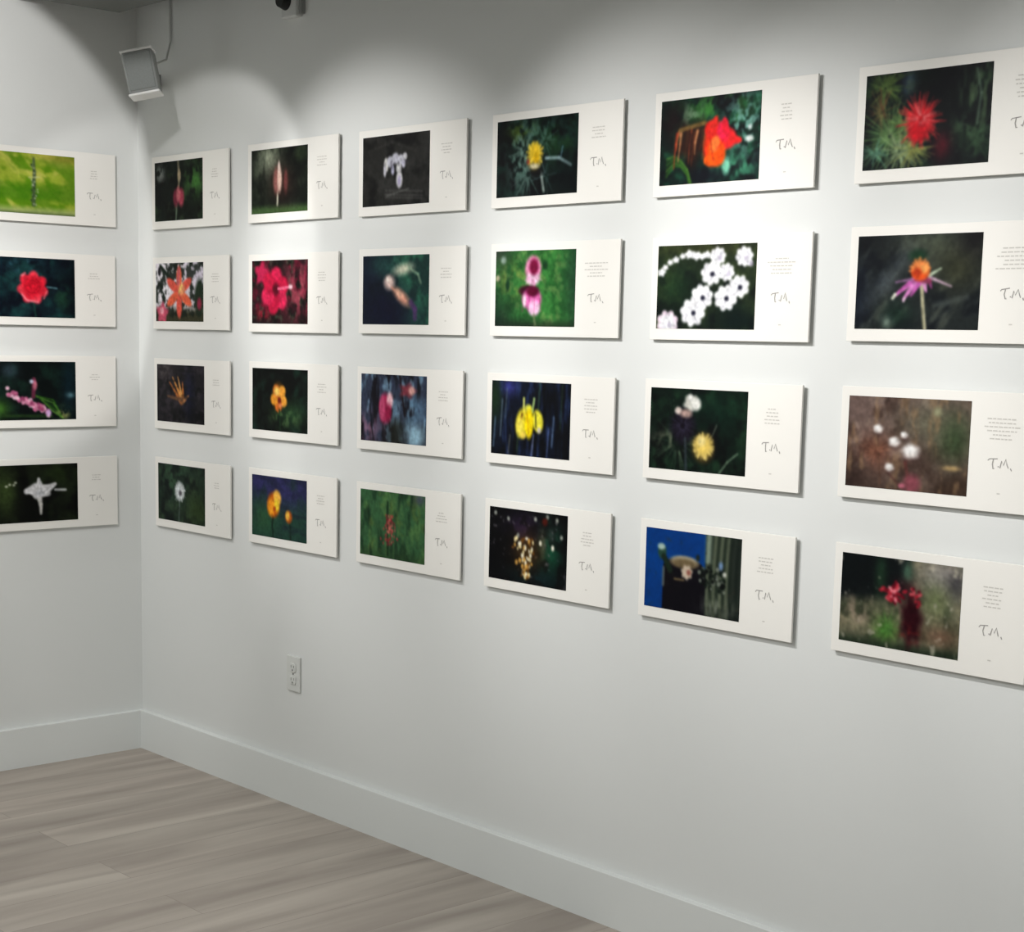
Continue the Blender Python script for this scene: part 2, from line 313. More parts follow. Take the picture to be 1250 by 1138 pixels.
def g_43(p):
    p.A[:] = (16, 22, 36); p.mottle((38, 52, 88), 14, 3, .5, .65, .9).mottle((10, 12, 16), 12, 2, .5, .62, .9).glow(.22, .08, .1, .12, (66, 70, 150), .85).glow(.05, .25, .08, .3, (34, 62, 34), .8)
    for u, v, l_, c in ((.14, .5, .25, (120, 140, 160)), (.8, .65, .2, (120, 150, 190)), (.2, .3, .2, (90, 110, 130)), (.55, .85, .15, (140, 150, 190)), (.74, .8, .2, (90, 110, 160)), (.9, .3, .3, (44, 66, 50)), (.05, .7, .2, (110, 140, 170)), (.36, .75, .2, (60, 90, 66)), (.62, .2, .2, (60, 96, 70)), (.25, .85, .12, (110, 110, 100))):
        p.line([(u, v - l_), (u - .02, v + l_)], .012, c, .7, 1.4)
    p.line([(.42, .22), (.42, .4)], .018, (200, 206, 120)).line([(.55, .22), (.53, .4)], .018, (160, 186, 120)).blob(.48, .36, .07, (206, 206, 84), ry=.06, soft=.6)
    p.blob(.4, .56, .12, (224, 208, 60), ry=.2, soft=.4, ang=.15).line([(.4, .44), (.37, .56)], .02, (104, 70, 16), .9, 1).blob(.37, .6, .06, (236, 220, 90), ry=.12, soft=.7).blob(.6, .52, .1, (232, 224, 70), ry=.15, soft=.4, ang=-.2).line([(.57, .42), (.58, .6)], .012, (40, 44, 16), .9, 1).blob(.49, .56, .08, (250, 222, 10), ry=.2, soft=.4).line([(.46, .42), (.49, .7)], .008, (200, 150, 10)).blob(.62, .64, .035, (214, 206, 196), ry=.04, soft=.8).blob(.42, .72, .05, (240, 214, 90), ry=.05, soft=.7)
def g_44(p):
    p.A[:] = (9, 9, 12); p.glow(.45, .25, .2, .2, (50, 36, 66), .9).glow(.8, .5, .14, .35, (22, 78, 56), .95).glow(.8, .28, .05, .1, (124, 170, 150), .8).glow(.7, .4, .04, .25, (104, 104, 86), .7).glow(.6, .9, .3, .15, (16, 44, 48), .8).mottle((6, 6, 8), 7, 7, .5, .62, .6)
    p.mottle((120, 114, 120), 16, 16, .72, .8, .7).glow(.5, .55, .18, .25, (96, 66, 26), .7)
    for i in range(64):
        t = p.r.rand(); v = .38 + t * .55; u = .49 + p.r.normal() * .09 * (1.15 - t) 
        p.blob(u, v, p.r.uniform(.012, .03), [(240, 224, 172), (206, 160, 84), (250, 244, 220), (120, 78, 30)][i % 4], ry=p.r.uniform(.015, .04), soft=.7)
    for u, v in ((.6, .1), (.08, .08), (.25, .14), (.93, .3), (.87, .08), (.75, .05), (.38, .35)): p.blob(u, v, .025, (176, 180, 170), ry=.03, soft=1)
    p.blob(.72, .12, .05, (84, 26, 16), soft=.8)
def g_51(p):
    p.A[:] = (12, 34, 30); p.mottle((28, 82, 58), 6, 6, .45, .65).mottle((8, 12, 18), 5, 5, .5, .65, .9).patch(.55, .15, .3, .2, (70, 140, 60), .9, 12, 6, .42, .6, .6).patch(.85, .35, .2, .35, (128, 182, 168), .95, 14, 14, .47, .6).patch(.75, .85, .25, .15, (84, 170, 130), .9, 12, 8, .42, .6).patch(.3, .2, .12, .15, (130, 160, 130), .8, 16, 14, .5, .6)
    p.glow(.12, .25, .12, .3, (30, 14, 16), .8).glow(.5, .92, .2, .1, (14, 18, 30), .9).blob(.9, .53, .06, (236, 244, 240), ry=.035, soft=.7).blob(.68, .82, .06, (130, 206, 176), ry=.1, soft=.7).blob(.9, .4, .03, (210, 220, 220), soft=.8)
    for k_ in range(7): p.line([(.07, .9 - k_ * .035), (.15, .78 - k_ * .02), (.22, .79 - k_ * .012), (.29, .9 - k_ * .012), (.31 + k_ * .004, 1)], .012, [(62, 112, 40), (40, 84, 34), (92, 140, 54), (26, 56, 24)][k_ % 4], .7, 1)
    p.blob(.33, .52, .22, (52, 28, 20), ry=.22, soft=.8, wob=.15)
    for u, c in ((.2, (220, 150, 100)), (.16, (180, 60, 36)), (.27, (70, 40, 24)), (.31, (150, 70, 40)), (.37, (226, 160, 110)), (.34, (110, 52, 30)), (.42, (90, 52, 30)), (.18, (240, 120, 70)), (.3, (40, 20, 18)), (.45, (150, 100, 60))):
        e_ = p.r.uniform(.6, .84); p.line([(u + .012, .36 + p.r.uniform(0, .06)), (u + p.r.uniform(-.01, .01), .52), (u - .012, e_)], p.r.uniform(.01, .02), c, .8, 1.2, w2=.006)
    p.line([(.2, .36), (.46, .3)], .025, (140, 110, 60), .8)
    for u, v, r, q, an, c in ((.55, .55, .15, .26, .1, (240, 62, 24)), (.66, .5, .17, .13, .15, (250, 46, 50)), (.52, .38, .1, .1, 0, (232, 40, 30)), (.64, .42, .09, .12, -.3, (250, 40, 82)), (.58, .66, .13, .16, -.3, (255, 92, 14)), (.76, .53, .1, .045, .1, (240, 44, 44)), (.53, .36, .05, .14, .5, (236, 50, 40)), (.66, .36, .05, .1, -.2, (244, 36, 60)), (.52, .74, .1, .07, 0, (252, 100, 20)), (.56, .56, .07, .1, .4, (255, 132, 60))):
        p.blob(u, v, r, c, ry=q, ang=an, soft=.3)
    p.line([(.5, .4), (.55, .75)], .007, (200, 30, 14), .7).line([(.72, .42), (.58, .62)], .007, (206, 20, 30), .7)
def g_52(p):
    p.A[:] = (34, 46, 32); p.mottle((58, 72, 42), 5, 5, .45, .7).mottle((14, 20, 20), 5, 5, .5, .65, .8).glow(.5, .05, .5, .08, (70, 72, 40), .6).glow(.2, .5, .2, .25, (30, 60, 36), .7).glow(.85, .9, .25, .2, (10, 26, 26), .9)
    W = (244, 244, 248)
    for u, v, r in ((.04, .32, .055), (.08, .26, .04), (.13, .2, .04), (.19, .17, .045), (.26, .13, .04), (.33, .11, .06), (.4, .13, .06), (.46, .14, .045), (.51, .12, .05)): p.blob(u, v, r * 1.1, W, ry=r * .8, soft=.5, wob=.15)
    for u, v, r, h in ((.62, .14, .12, 0), (.88, .15, .13, 0), (.93, .22, .05, 0), (.56, .34, .16, 1), (.71, .33, .12, 0), (.84, .5, .15, 1), (.71, .63, .17, 1), (.47, .62, .17, 1), (.38, .8, .19, 1), (.12, .93, .17, 0)):
        p.petals(u, v, r * .98, 8, W if v < .9 else (240, 220, 234), w=.34, ph=p.r.rand() * 3, sq=.82).blob(u, v, r * .7, W, ry=r * .6, soft=.5, wob=.12).spikes(u, v, r, 9, (150, 150, 166), .005, .4, .1, .45, sq=.8)
        if h: p.blob(u + .01, v + .01, .035, (34, 34, 52), ry=.03, soft=.5)
        else: p.blob(u + .02, v + .02, .03, (190, 180, 204), soft=1, a=.7)
def g_53(p):
    p.A[:] = (14, 28, 22); p.mottle((30, 56, 38), 6, 6, .45, .7).mottle((8, 12, 12), 6, 6, .5, .65, .8).glow(.7, .25, .3, .25, (14, 44, 32), .6).spikes(.3, .65, .4, 34, (72, 92, 72), .007, .3, .4, .6).patch(.25, .62, .2, .1, (130, 136, 112), .7, 18, 14)
    p.blob(.35, .45, .18, (20, 16, 26), ry=.22, soft=.5).spikes(.35, .45, .22, 40, (48, 44, 62), .008, .2, .2, .7).line([(.38, .6), (.4, 1)], .02, (58, 68, 74), .8).blob(.66, .62, .1, (10, 12, 14), ry=.2, soft=.8).line([(.74, 1), (.82, .85), (.92, .74)], .012, (120, 146, 120), .8, 1).line([(.66, .55), (.7, .42)], .01, (130, 140, 120), .6)
    p.blob(.43, .17, .11, (214, 214, 204), ry=.09, soft=.5, wob=.12).blob(.48, .18, .08, (226, 226, 220), ry=.08, soft=.6).blob(.3, .27, .055, (214, 200, 192), ry=.045, soft=.6).blob(.38, .3, .09, (176, 150, 142), ry=.05, soft=.8).blob(.42, .1, .04, (236, 236, 232), soft=.8)
    p.blob(.57, .7, .18, (76, 64, 34), ry=.19, soft=.4, a=.9).spikes(.57, .68, .16, 70, (232, 210, 130), .012, 0, .12, .8).blob(.57, .68, .13, (226, 198, 104), ry=.12, soft=.7).blob(.55, .62, .06, (240, 222, 150), soft=1)
def g_54(p):
    p.A[:] = (6, 66, 138); p.mottle((10, 54, 118), 3, 3, .4, .8, .6)
    r = np.clip((p.U - .63) / .02, 0, 1); p.mix(r, (66, 76, 62))
    st_ = .5 + .5 * np.sin(p.U * 95 + 1.5 * np.sin(p.V * 3)); p.mix(r * st_ * .6, (118, 126, 104)); p.mix(r * (1 - st_) * .55, (22, 32, 26)).mix(r * np.clip((p.U - .86) / .06, 0, 1) * .7, (22, 30, 28)).mix(np.exp(-((p.U - .67) / .03) ** 2) * .9 * (p.V < .35), (140, 156, 140))
    for u0, t in ((.42, .32),): 
        d = np.maximum(np.abs(p.U - .42) / .225, 0); body = (p.V > .34 + .1 * d ** 4) & (d < 1); p.mix(body * 1.0, (16, 14, 22))
    p.mix(((p.V > .88) & (p.U > .62)) * .3, (14, 18, 20)).line([(.2, .48), (.2, .7)], .02, (104, 112, 110), .8, 1)
    p.blob(.42, .37, .22, (176, 164, 138), ry=.07, soft=.4).blob(.42, .4, .2, (120, 104, 76), ry=.06, soft=.6).mottle((60, 54, 44), 18, 14, .7, .8, .4)
    p.blob(.18, .28, .07, (46, 78, 64), ry=.09, soft=.4).blob(.17, .22, .06, (176, 200, 190), ry=.04, soft=.6).line([(.2, .34), (.27, .5)], .04, (30, 46, 34)).blob(.56, .3, .03, (34, 46, 44), ry=.04, soft=.6)
    p.blob(.45, .5, .085, (206, 190, 170), ry=.085, soft=.4, wob=.1, k=7).blob(.47, .5, .035, (150, 96, 84), soft=.7).line([(.32, .6), (.42, .6)], .012, (150, 130, 90), .8)
    for i in range(60):
        u = p.r.uniform(.58, .84); v = p.r.uniform(.38, .68); p.blob(u, v, p.r.uniform(.012, .03), [(10, 14, 14), (16, 24, 20), (124, 132, 120), (20, 30, 26)][i % 4], soft=.7)
    p.blob(.84, .46, .03, (204, 206, 196), soft=.8).blob(.8, .36, .03, (120, 150, 190), ry=.05, soft=1).patch(.78, .88, .15, .12, (150, 156, 140), .7, 22, 6)
def g_61(p):
    p.A[:] = (12, 22, 22); p.mottle((26, 48, 34), 5, 5, .45, .7, .9).mottle((6, 10, 16), 4, 4, .48, .62, .9).glow(.35, .12, .06, .15, (70, 88, 108), .8).glow(.68, .2, .14, .4, (4, 6, 14), .8)
    p.patch(.2, .15, .15, .2, (96, 122, 60), .9, 14, 14, .42, .6)
    for u, v, r, n, c in ((.16, .15, .22, 46, (88, 112, 60)), (.14, .4, .2, 34, (120, 92, 60)), (.22, .66, .34, 70, (104, 138, 86)), (.3, .82, .26, 60, (140, 160, 120)), (.1, .82, .16, 30, (96, 140, 116)), (.4, .8, .22, 34, (150, 156, 88)), (.33, .55, .2, 30, (110, 140, 80))):
        p.spikes(u, v, r, n, c, .009, .1, .4, .75)
    p.patch(.9, .35, .14, .4, (86, 108, 78), .9, 22, 5, .45, .6).patch(.85, .7, .2, .2, (70, 96, 70), .8, 14, 14, .48, .62).spikes(.9, .75, .25, 24, (60, 88, 62), .007, .1, .4, .6).line([(.88, .05), (.92, .3), (.9, .6)], .014, (112, 136, 112), .7, 1.2)
    p.glow(.64, .8, .07, .15, (96, 20, 36), .85)
    p.spikes(.46, .52, .24, 110, (232, 60, 66), .009, 0, .3, .85).blob(.46, .53, .14, (216, 34, 44), ry=.17, soft=.8).spikes(.46, .5, .17, 40, (255, 130, 130), .006, .2, .3, .7).blob(.45, .64, .1, (206, 24, 40), ry=.09, soft=.8)
def g_62(p):
    p.A[:] = (36, 42, 42); p.mottle((16, 22, 28), 4, 6, .45, .6, .9, ang=-.8).mottle((78, 84, 76), 3, 9, .52, .72, .8, ang=-.85)
    p.line([(.05, .75), (.25, .5), (.45, .15)], .08, (86, 94, 98), .55, 2).glow(.6, .1, .25, .15, (84, 92, 76), .8).glow(.82, .35, .2, .25, (58, 60, 38), .7).glow(0, .6, .12, .4, (18, 26, 40), .8).glow(.02, .02, .2, .2, (12, 16, 20), .8).glow(.95, .05, .15, .2, (18, 16, 18), .8).glow(.36, .85, .12, .15, (20, 48, 36), .7).glow(.27, .93, .04, .06, (120, 136, 124), .9).line([(.65, .75), (.9, .66)], .03, (96, 104, 98), .5, 1.6).blob(.5, .22, .1, (24, 58, 38), ry=.06, soft=1)
    p.line([(.54, .5), (.56, .75), (.585, 1)], .02, (206, 202, 170), .95, .6).line([(.547, .55), (.575, 1)], .006, (120, 112, 80), .6)
    for a_, b_, c, w in (((.5, .46), (.32, .65), (214, 128, 196), .035), ((.5, .48), (.4, .68), (224, 140, 206), .035), ((.48, .47), (.36, .6), (190, 96, 170), .03), ((.53, .5), (.46, .64), (200, 100, 180), .03), ((.56, .5), (.58, .6), (216, 150, 200), .03), ((.6, .48), (.62, .56), (150, 70, 130), .026), ((.46, .47), (.33, .5), (150, 110, 150), .018), ((.6, .45), (.78, .55), (206, 176, 196), .018), ((.6, .43), (.69, .36), (190, 206, 180), .02)):
        p.line([a_, b_], w, c, .95, .6, w2=w * .45)
    p.line([(.33, .63), (.31, .67)], .018, (220, 224, 206)).line([(.41, .67), (.4, .7)], .014, (236, 206, 226)).line([(.5, .47), (.6, .49)], .03, (150, 60, 90), .9)
    p.blob(.525, .385, .115, (226, 92, 34), ry=.1, soft=.3).spikes(.52, .37, .12, 70, (250, 152, 84), .006, .1, .15, .8, 3.0, 6.4).blob(.56, .36, .05, (246, 170, 96), soft=.9).blob(.5, .4, .05, (190, 62, 24), soft=.9)
def g_63(p):
    p.A[:] = (112, 94, 88); p.mottle((142, 124, 114), 5, 4, .45, .7).mottle((74, 56, 50), 6, 5, .5, .66, .8).mix(np.clip((p.V - .6) / .4, 0, 1) * .6, (64, 50, 42)).glow(.88, .4, .16, .3, (54, 74, 46), .9).glow(.65, .25, .25, .25, (100, 104, 84), .6).glow(.95, .9, .2, .15, (58, 44, 34), .8).glow(.25, .6, .14, .2, (128, 80, 62), .7).glow(.05, .9, .15, .2, (52, 38, 34), .8)
    p.mottle((150, 122, 92), 12, 4, .6, .72, .5).line([(.55, 1), (.5, .7), (.52, .6)], .02, (96, 56, 52), .8, 1).line([(.36, .82), (.5, 1)], .014, (90, 60, 56), .8, 1).line([(.26, .42), (.3, .95)], .01, (90, 66, 52), .7).spikes(.25, .6, .16, 20, (170, 120, 96), .005, .2, .4, .6)
    p.blob(.56, .92, .1, (140, 78, 88), ry=.1, soft=.8).blob(.48, .95, .04, (206, 120, 140), ry=.025, soft=.8).blob(.87, .72, .1, (170, 146, 104), ry=.025, soft=1).blob(.74, .13, .05, (150, 150, 120), soft=1)
    for u, v, r in ((.26, .35, .06), (.4, .48, .07), (.48, .4, .045), (.54, .57, .105), (.37, .76, .055)):
        p.blob(u + .005, v + .03, r, (92, 70, 66), ry=r * .8, soft=.7, a=.8).blob(u, v, r, (214, 208, 204), ry=r * .75, soft=.6, wob=.06).blob(u - .01, v - .015, r * .6, (242, 240, 238), ry=r * .4, soft=.8)
def g_64(p):
    p.A[:] = (104, 104, 84); p.mottle((136, 130, 106), 6, 5, .45, .7).mottle((58, 64, 48), 6, 5, .5, .65, .8).mix(np.clip((.52 - p.V - .2 * (p.U - .3)) / .12, 0, 1) * (p.U < .62) * np.clip((.62 - p.U) / .08, 0, 1), (14, 20, 22)).glow(.85, .15, .2, .22, (160, 154, 152), .9).glow(.95, .2, .08, .15, (62, 60, 66), .8).glow(.34, .2, .05, .25, (40, 70, 48), .8).glow(.56, .15, .04, .12, (90, 130, 106), .8)
    p.patch(.15, .65, .15, .15, (170, 152, 134), .8, 10, 8).glow(.4, .8, .1, .15, (64, 116, 42), .9).glow(.85, .78, .15, .12, (140, 104, 86), .7).mix(np.clip((p.V - .88) / .1, 0, 1) * .75, (24, 40, 28)).glow(.8, .4, .12, .2, (112, 124, 84), .8).mottle((196, 190, 172), 14, 10, .68, .76, .6).spikes(.42, .78, .2, 30, (90, 140, 70), .007, .1, .4, .5)
    p.blob(.61, .64, .12, (48, 10, 20), ry=.27, soft=.8, wob=.12, k=7).patch(.6, .8, .08, .1, (120, 40, 40), .8, 16, 16).glow(.55, .3, .1, .1, (60, 20, 28), .6)
    for i in range(56):
        t = p.r.uniform(0, 6.28); r_ = p.r.uniform(0, .125); c = [(206, 66, 80), (166, 36, 54), (230, 138, 148), (110, 16, 34)][i % 4]
        p.blob(.45 + math.cos(t) * r_ / 1.2, .38 + math.sin(t) * r_, .032, c, ry=.018, ang=t, soft=.6)
    for i in range(22):
        p.blob(p.r.uniform(.58, .68), p.r.uniform(.3, .5), .018, [(170, 40, 56), (90, 14, 28), (206, 90, 100)][i % 3], soft=.6)
def g_L1(p):
    p.A[:] = (158, 176, 60); p.mottle((196, 196, 96), 4, 6, .5, .7, .9, ang=.5).mottle((92, 140, 20), 3, 6, .45, .62, .9, ang=.5).mix(np.clip((p.V - .45) / .15, 0, 1) * np.clip((.82 - p.V) / .1, 0, 1) * .8, (72, 128, 18)).mottle((110, 146, 40), 3, 7, .5, .65, .7, ang=.4).mix(np.clip((p.V - .85) / .1, 0, 1) * .8, (176, 186, 130)).mix(np.clip((p.V - .95) / .04, 0, 1) * .8, (92, 110, 66)).glow(.9, .05, .3, .08, (150, 138, 60), .7)
    p.line([(.51, .08), (.515, .35), (.5, .85)], .02, (76, 92, 66), .9, .9, w2=.035)
    for i in range(36):
        v = p.r.uniform(.08, .85); p.blob(.508 + p.r.normal() * .018, v, .012, [(186, 196, 170), (40, 60, 48), (110, 130, 96)][i % 3], ry=.016, soft=.7)
    p.line([(.45, .4), (.58, .38)], .01, (200, 206, 160), .8)
def g_L2(p):
    p.A[:] = (16, 34, 42); p.mottle((28, 66, 66), 5, 5, .45, .7).mottle((8, 14, 26), 5, 5, .5, .65, .8).patch(.35, .12, .2, .12, (64, 112, 128), .8, 9, 9).patch(.85, .65, .12, .25, (38, 78, 56), .8, 9, 6, .4, .6, .5).glow(1, .5, .1, .8, (8, 16, 20), .7)
    p.line([(.66, .48), (.78, .5)], .012, (130, 180, 190), .8, 1).line([(.5, .75), (.52, 1)], .014, (30, 70, 60))
    p.petals(.49, .5, .27, 7, (226, 44, 66), w=.36, ph=.3, c2=(240, 70, 88)).blob(.49, .48, .18, (220, 30, 54), soft=.5).line([(.36, .62), (.42, .72), (.55, .74)], .018, (246, 130, 142), .9, .8).line([(.36, .3), (.4, .26)], .02, (250, 140, 150), .8).line([(.66, .55), (.62, .68)], .014, (250, 130, 140), .8)
    for r_ in (.13, .09, .05): 
        p.line([(.49 + math.cos(t) * r_ / 1.5, .47 + math.sin(t) * r_) for t in np.linspace(r_ * 40, r_ * 40 + 4, 8)], .007, (150, 12, 34), .7)
def g_L3(p):
    p.A[:] = (10, 18, 18); p.mottle((20, 40, 34), 5, 5, .45, .7).glow(.92, .4, .1, .6, (16, 40, 50), .8).glow(.2, .15, .1, .12, (66, 84, 96), .7).glow(.07, .8, .12, .15, (74, 122, 46), .9).glow(.93, .58, .05, .05, (110, 150, 160), .8)
    for k_ in range(5): p.line([(.5 + k_ * .02, .58 + k_ * .02), (.72, .66 + k_ * .05), (.84, .98)], .012, [(60, 110, 34), (96, 150, 60), (30, 66, 24)][k_ % 3], .8)
    p.line([(.12, .92), (.7, .94)], .025, (44, 72, 34), .8, 1).line([(.48, .6), (.49, .3)], .035, (120, 50, 76), .9, .8).blob(.5, .4, .04, (190, 110, 130), ry=.08, soft=.7).blob(.46, .34, .035, (186, 190, 210), soft=.7)
    for i in range(60):
        t = p.r.rand(); u = .16 + t * .5; v = .5 + t * .38 + p.r.normal() * .035; p.blob(u, v, .035, [(222, 150, 178), (196, 110, 146), (240, 196, 214), (160, 74, 112)][i % 4], ry=.035, soft=.7)
    p.blob(.66, .88, .05, (206, 170, 214), ry=.06, soft=.7).patch(.85, .9, .08, .1, (176, 180, 110), .8, 14, 14)
def g_L4(p):
    p.A[:] = (12, 14, 12); p.mottle((30, 38, 24), 4, 4, .45, .7).glow(.12, .45, .14, .45, (66, 84, 44), .9).glow(.75, .15, .15, .2, (40, 56, 26), .8).glow(.33, .15, .06, .3, (6, 6, 6), .7)
    for u, v in ((.13, .36), (.17, .33), (.24, .3), (.22, .34)): p.blob(u, v, .025, (214, 218, 196), ry=.018, soft=.8)
    p.line([(.72, .45), (.85, .46)], .02, (226, 228, 230), .9, .9).line([(.52, .55), (.54, .7), (.54, .86)], .05, (206, 204, 200), .95, .5, w2=.02)
    p.blob(.53, .46, .2, (214, 214, 216), ry=.13, soft=.25, wob=.12, k=5).line([(.37, .46), (.46, .42)], .05, (224, 224, 226), w2=.08).line([(.52, .25), (.53, .4)], .025, (218, 218, 220), w2=.07).line([(.72, .35), (.6, .45)], .03, (220, 220, 222), w2=.08).blob(.53, .5, .08, (176, 178, 184), ry=.04, soft=1, a=.7).line([(.53, .26), (.55, .48)], .006, (170, 172, 178), .7).line([(.7, .36), (.56, .5)], .006, (174, 176, 180), .7)

# ------------------------------------------------------------------ mounted prints
PW, PH, BT = 0.2915, 0.1886, 0.012
ML, MR, MT, MB = 0.0195, 0.149, 0.0195, 0.0255
def ribbon(verts, faces, pts, w, y):
    P_ = [Vector((p[0], p[1])) for p in pts]
    base = len(verts)
    for i, p in enumerate(P_):
        d = (P_[min(i + 1, len(P_) - 1)] - P_[max(i - 1, 0)]).normalized(); n = Vector((-d.y, d.x))
        for sgn in (1, -1):
            q = p + n * sgn * w / 2; verts.append((q.x, y, q.y))
    for i in range(len(P_) - 1):
        a = base + 2 * i; faces.append((a, a + 1, a + 3, a + 2))

def mounted_print(fn, seed, base, nx, loc, rz, label, tilt, lines, wide):
    """board in the xz plane, origin at the photo's lower left, front towards -y, back at y = BT"""
    root = bpy.data.objects.new('mounted_photo_print', None); COL.objects.link(root)
    root.location = tuple(c * S for c in loc); root.rotation_euler = (0, tilt, rz)
    tag(root, label, 'photo print', 'mounted flower photographs on the gallery walls')
    box('backing_board', -ML, PW + MR, 0, .0055, -MB, PH + MT, M_board, root, bev=0.0006)
    box('mounting_cleat', PW * .2, PW * 1.2, .0055, BT, PH * .3, PH * .85, M_cleat, root)      # holds the board just off the wall
    p = Paint(nx, nx * 2 // 3, seed, base); fn(p)
    ny = p.ny
    g_ = (p.noise(30, 30, 2)[..., None] - .5) * .3 + (p.noise(60, 60, 1)[..., None] - .5) * .22
    if fn in (g_54, g_L1): g_ = g_ * .35
    p.A = 255 * np.clip(p.A * (1 + g_) / 255, 0, 1) ** 1.1
    for _ in range(1):                                   # the prints are soft-focus photographs
        sg = nx / 108.0 * 0.8; kr = 3; w_ = np.exp(-np.arange(-kr, kr + 1) ** 2 / (2 * sg * sg)); w_ /= w_.sum()
        Q = np.pad(p.A, ((kr, kr), (kr, kr), (0, 0)), mode='edge')
        Q = sum(w_[i] * Q[i:i + p.ny] for i in range(2 * kr + 1)); p.A = sum(w_[i] * Q[:, i:i + p.nx] for i in range(2 * kr + 1))
    e = -0.0006
    vs = [(u * PW, e, (1 - v) * PH) for v in np.linspace(0, 1, ny) for u in np.linspace(0, 1, nx)]
    fs = [(j * nx + i, (j + 1) * nx + i, (j + 1) * nx + i + 1, j * nx + i + 1) for j in range(ny - 1) for i in range(nx - 1)]
    # thin edge so that the sheet is a solid print glued on the board
    k = len(vs); vs += [(0, 0.0002, PH), (PW, 0.0002, PH), (PW, 0.0002, 0), (0, 0.0002, 0)]
    c = [0, nx - 1, nx * ny - 1, nx * (ny - 1)]
    for i in range(4): fs.append((c[i], c[(i + 1) % 4], k + (i + 1) % 4, k + i))
    o = mk('photograph', vs, fs, M_photo, root)
    at = o.data.color_attributes.new('dye', 'FLOAT_COLOR', 'POINT')
    rgb = np.zeros((len(vs), 4), np.float32); rgb[:, 3] = 1
    rgb[:nx * ny, :3] = lin(np.clip(p.A.reshape(-1, 3), 0, 255)) * 0.9
    rgb[k:, :3] = 0.02
    at.data.foreach_set('color', rgb.ravel())
    rr = random.Random(seed * 7 + 3)
    cx = PW + MR * 0.47
    # caption: lines of tiny unreadable print
    V, F = [], []
    y = -0.0004
    z = PH * 0.72 + lines * 0.0035
    for li in range(lines):
        half = (0.040 if wide else 0.024) * rr.uniform(0.45, 1.0)
        x = cx - half
        while x < cx + half - 0.002:
            w = rr.uniform(0.004, 0.012); x1 = min(x + w, cx + half)
            ribbon(V, F, [(x, z), (x1, z)], 0.0024, y); x = x1 + 0.0022
        z -= 0.0078
    mk('caption', V, F, M_cap, root)
    # handwritten signature: T, a dot, M, a trailing comma
    V, F = [], []
    v0_ = len(V); j = lambda: rr.uniform(-0.0012, 0.0012)
    z0 = PH * 0.30; a = 0.0024
    ribbon(V, F, [(cx - 0.030 + j(), z0 + 0.020), (cx - 0.027, z0 + 0.025 + j()), (cx - 0.006 + j(), z0 + 0.026 + j())], a, y)
    ribbon(V, F, [(cx - 0.017, z0 + 0.025), (cx - 0.019 + j(), z0 + 0.012), (cx - 0.017, z0 + 0.001 + j()), (cx - 0.0135, z0 + 0.002)], a, y - 0.00005)
    ribbon(V, F, [(cx - 0.005, z0 + 0.006), (cx - 0.0025, z0 + 0.0065)], 0.0028, y)
    ribbon(V, F, [(cx + 0.000 + j(), z0 + 0.003), (cx + 0.004, z0 + 0.021 + j()), (cx + 0.009 + j(), z0 + 0.010), (cx + 0.015, z0 + 0.025 + j()), (cx + 0.018, z0 + 0.012), (cx + 0.021 + j(), z0 + 0.004)], a, y)
    ribbon(V, F, [(cx + 0.027, z0 + 0.004), (cx + 0.030 + j(), z0 - 0.002)], 0.0026, y)
    V = [(cx + (x_ - cx) * .86, y_, z0 + .012 + (z_ - z0 - .012) * .8) for x_, y_, z_ in V]
    mk('signature', V, F, M_ink, root)
    V, F = [], []
    ribbon(V, F, [(cx - 0.003, PH * 0.06), (cx + 0.004, PH * 0.06)], 0.0024, y)
    mk('edition_mark', V, F, M_cap, root)
    return root

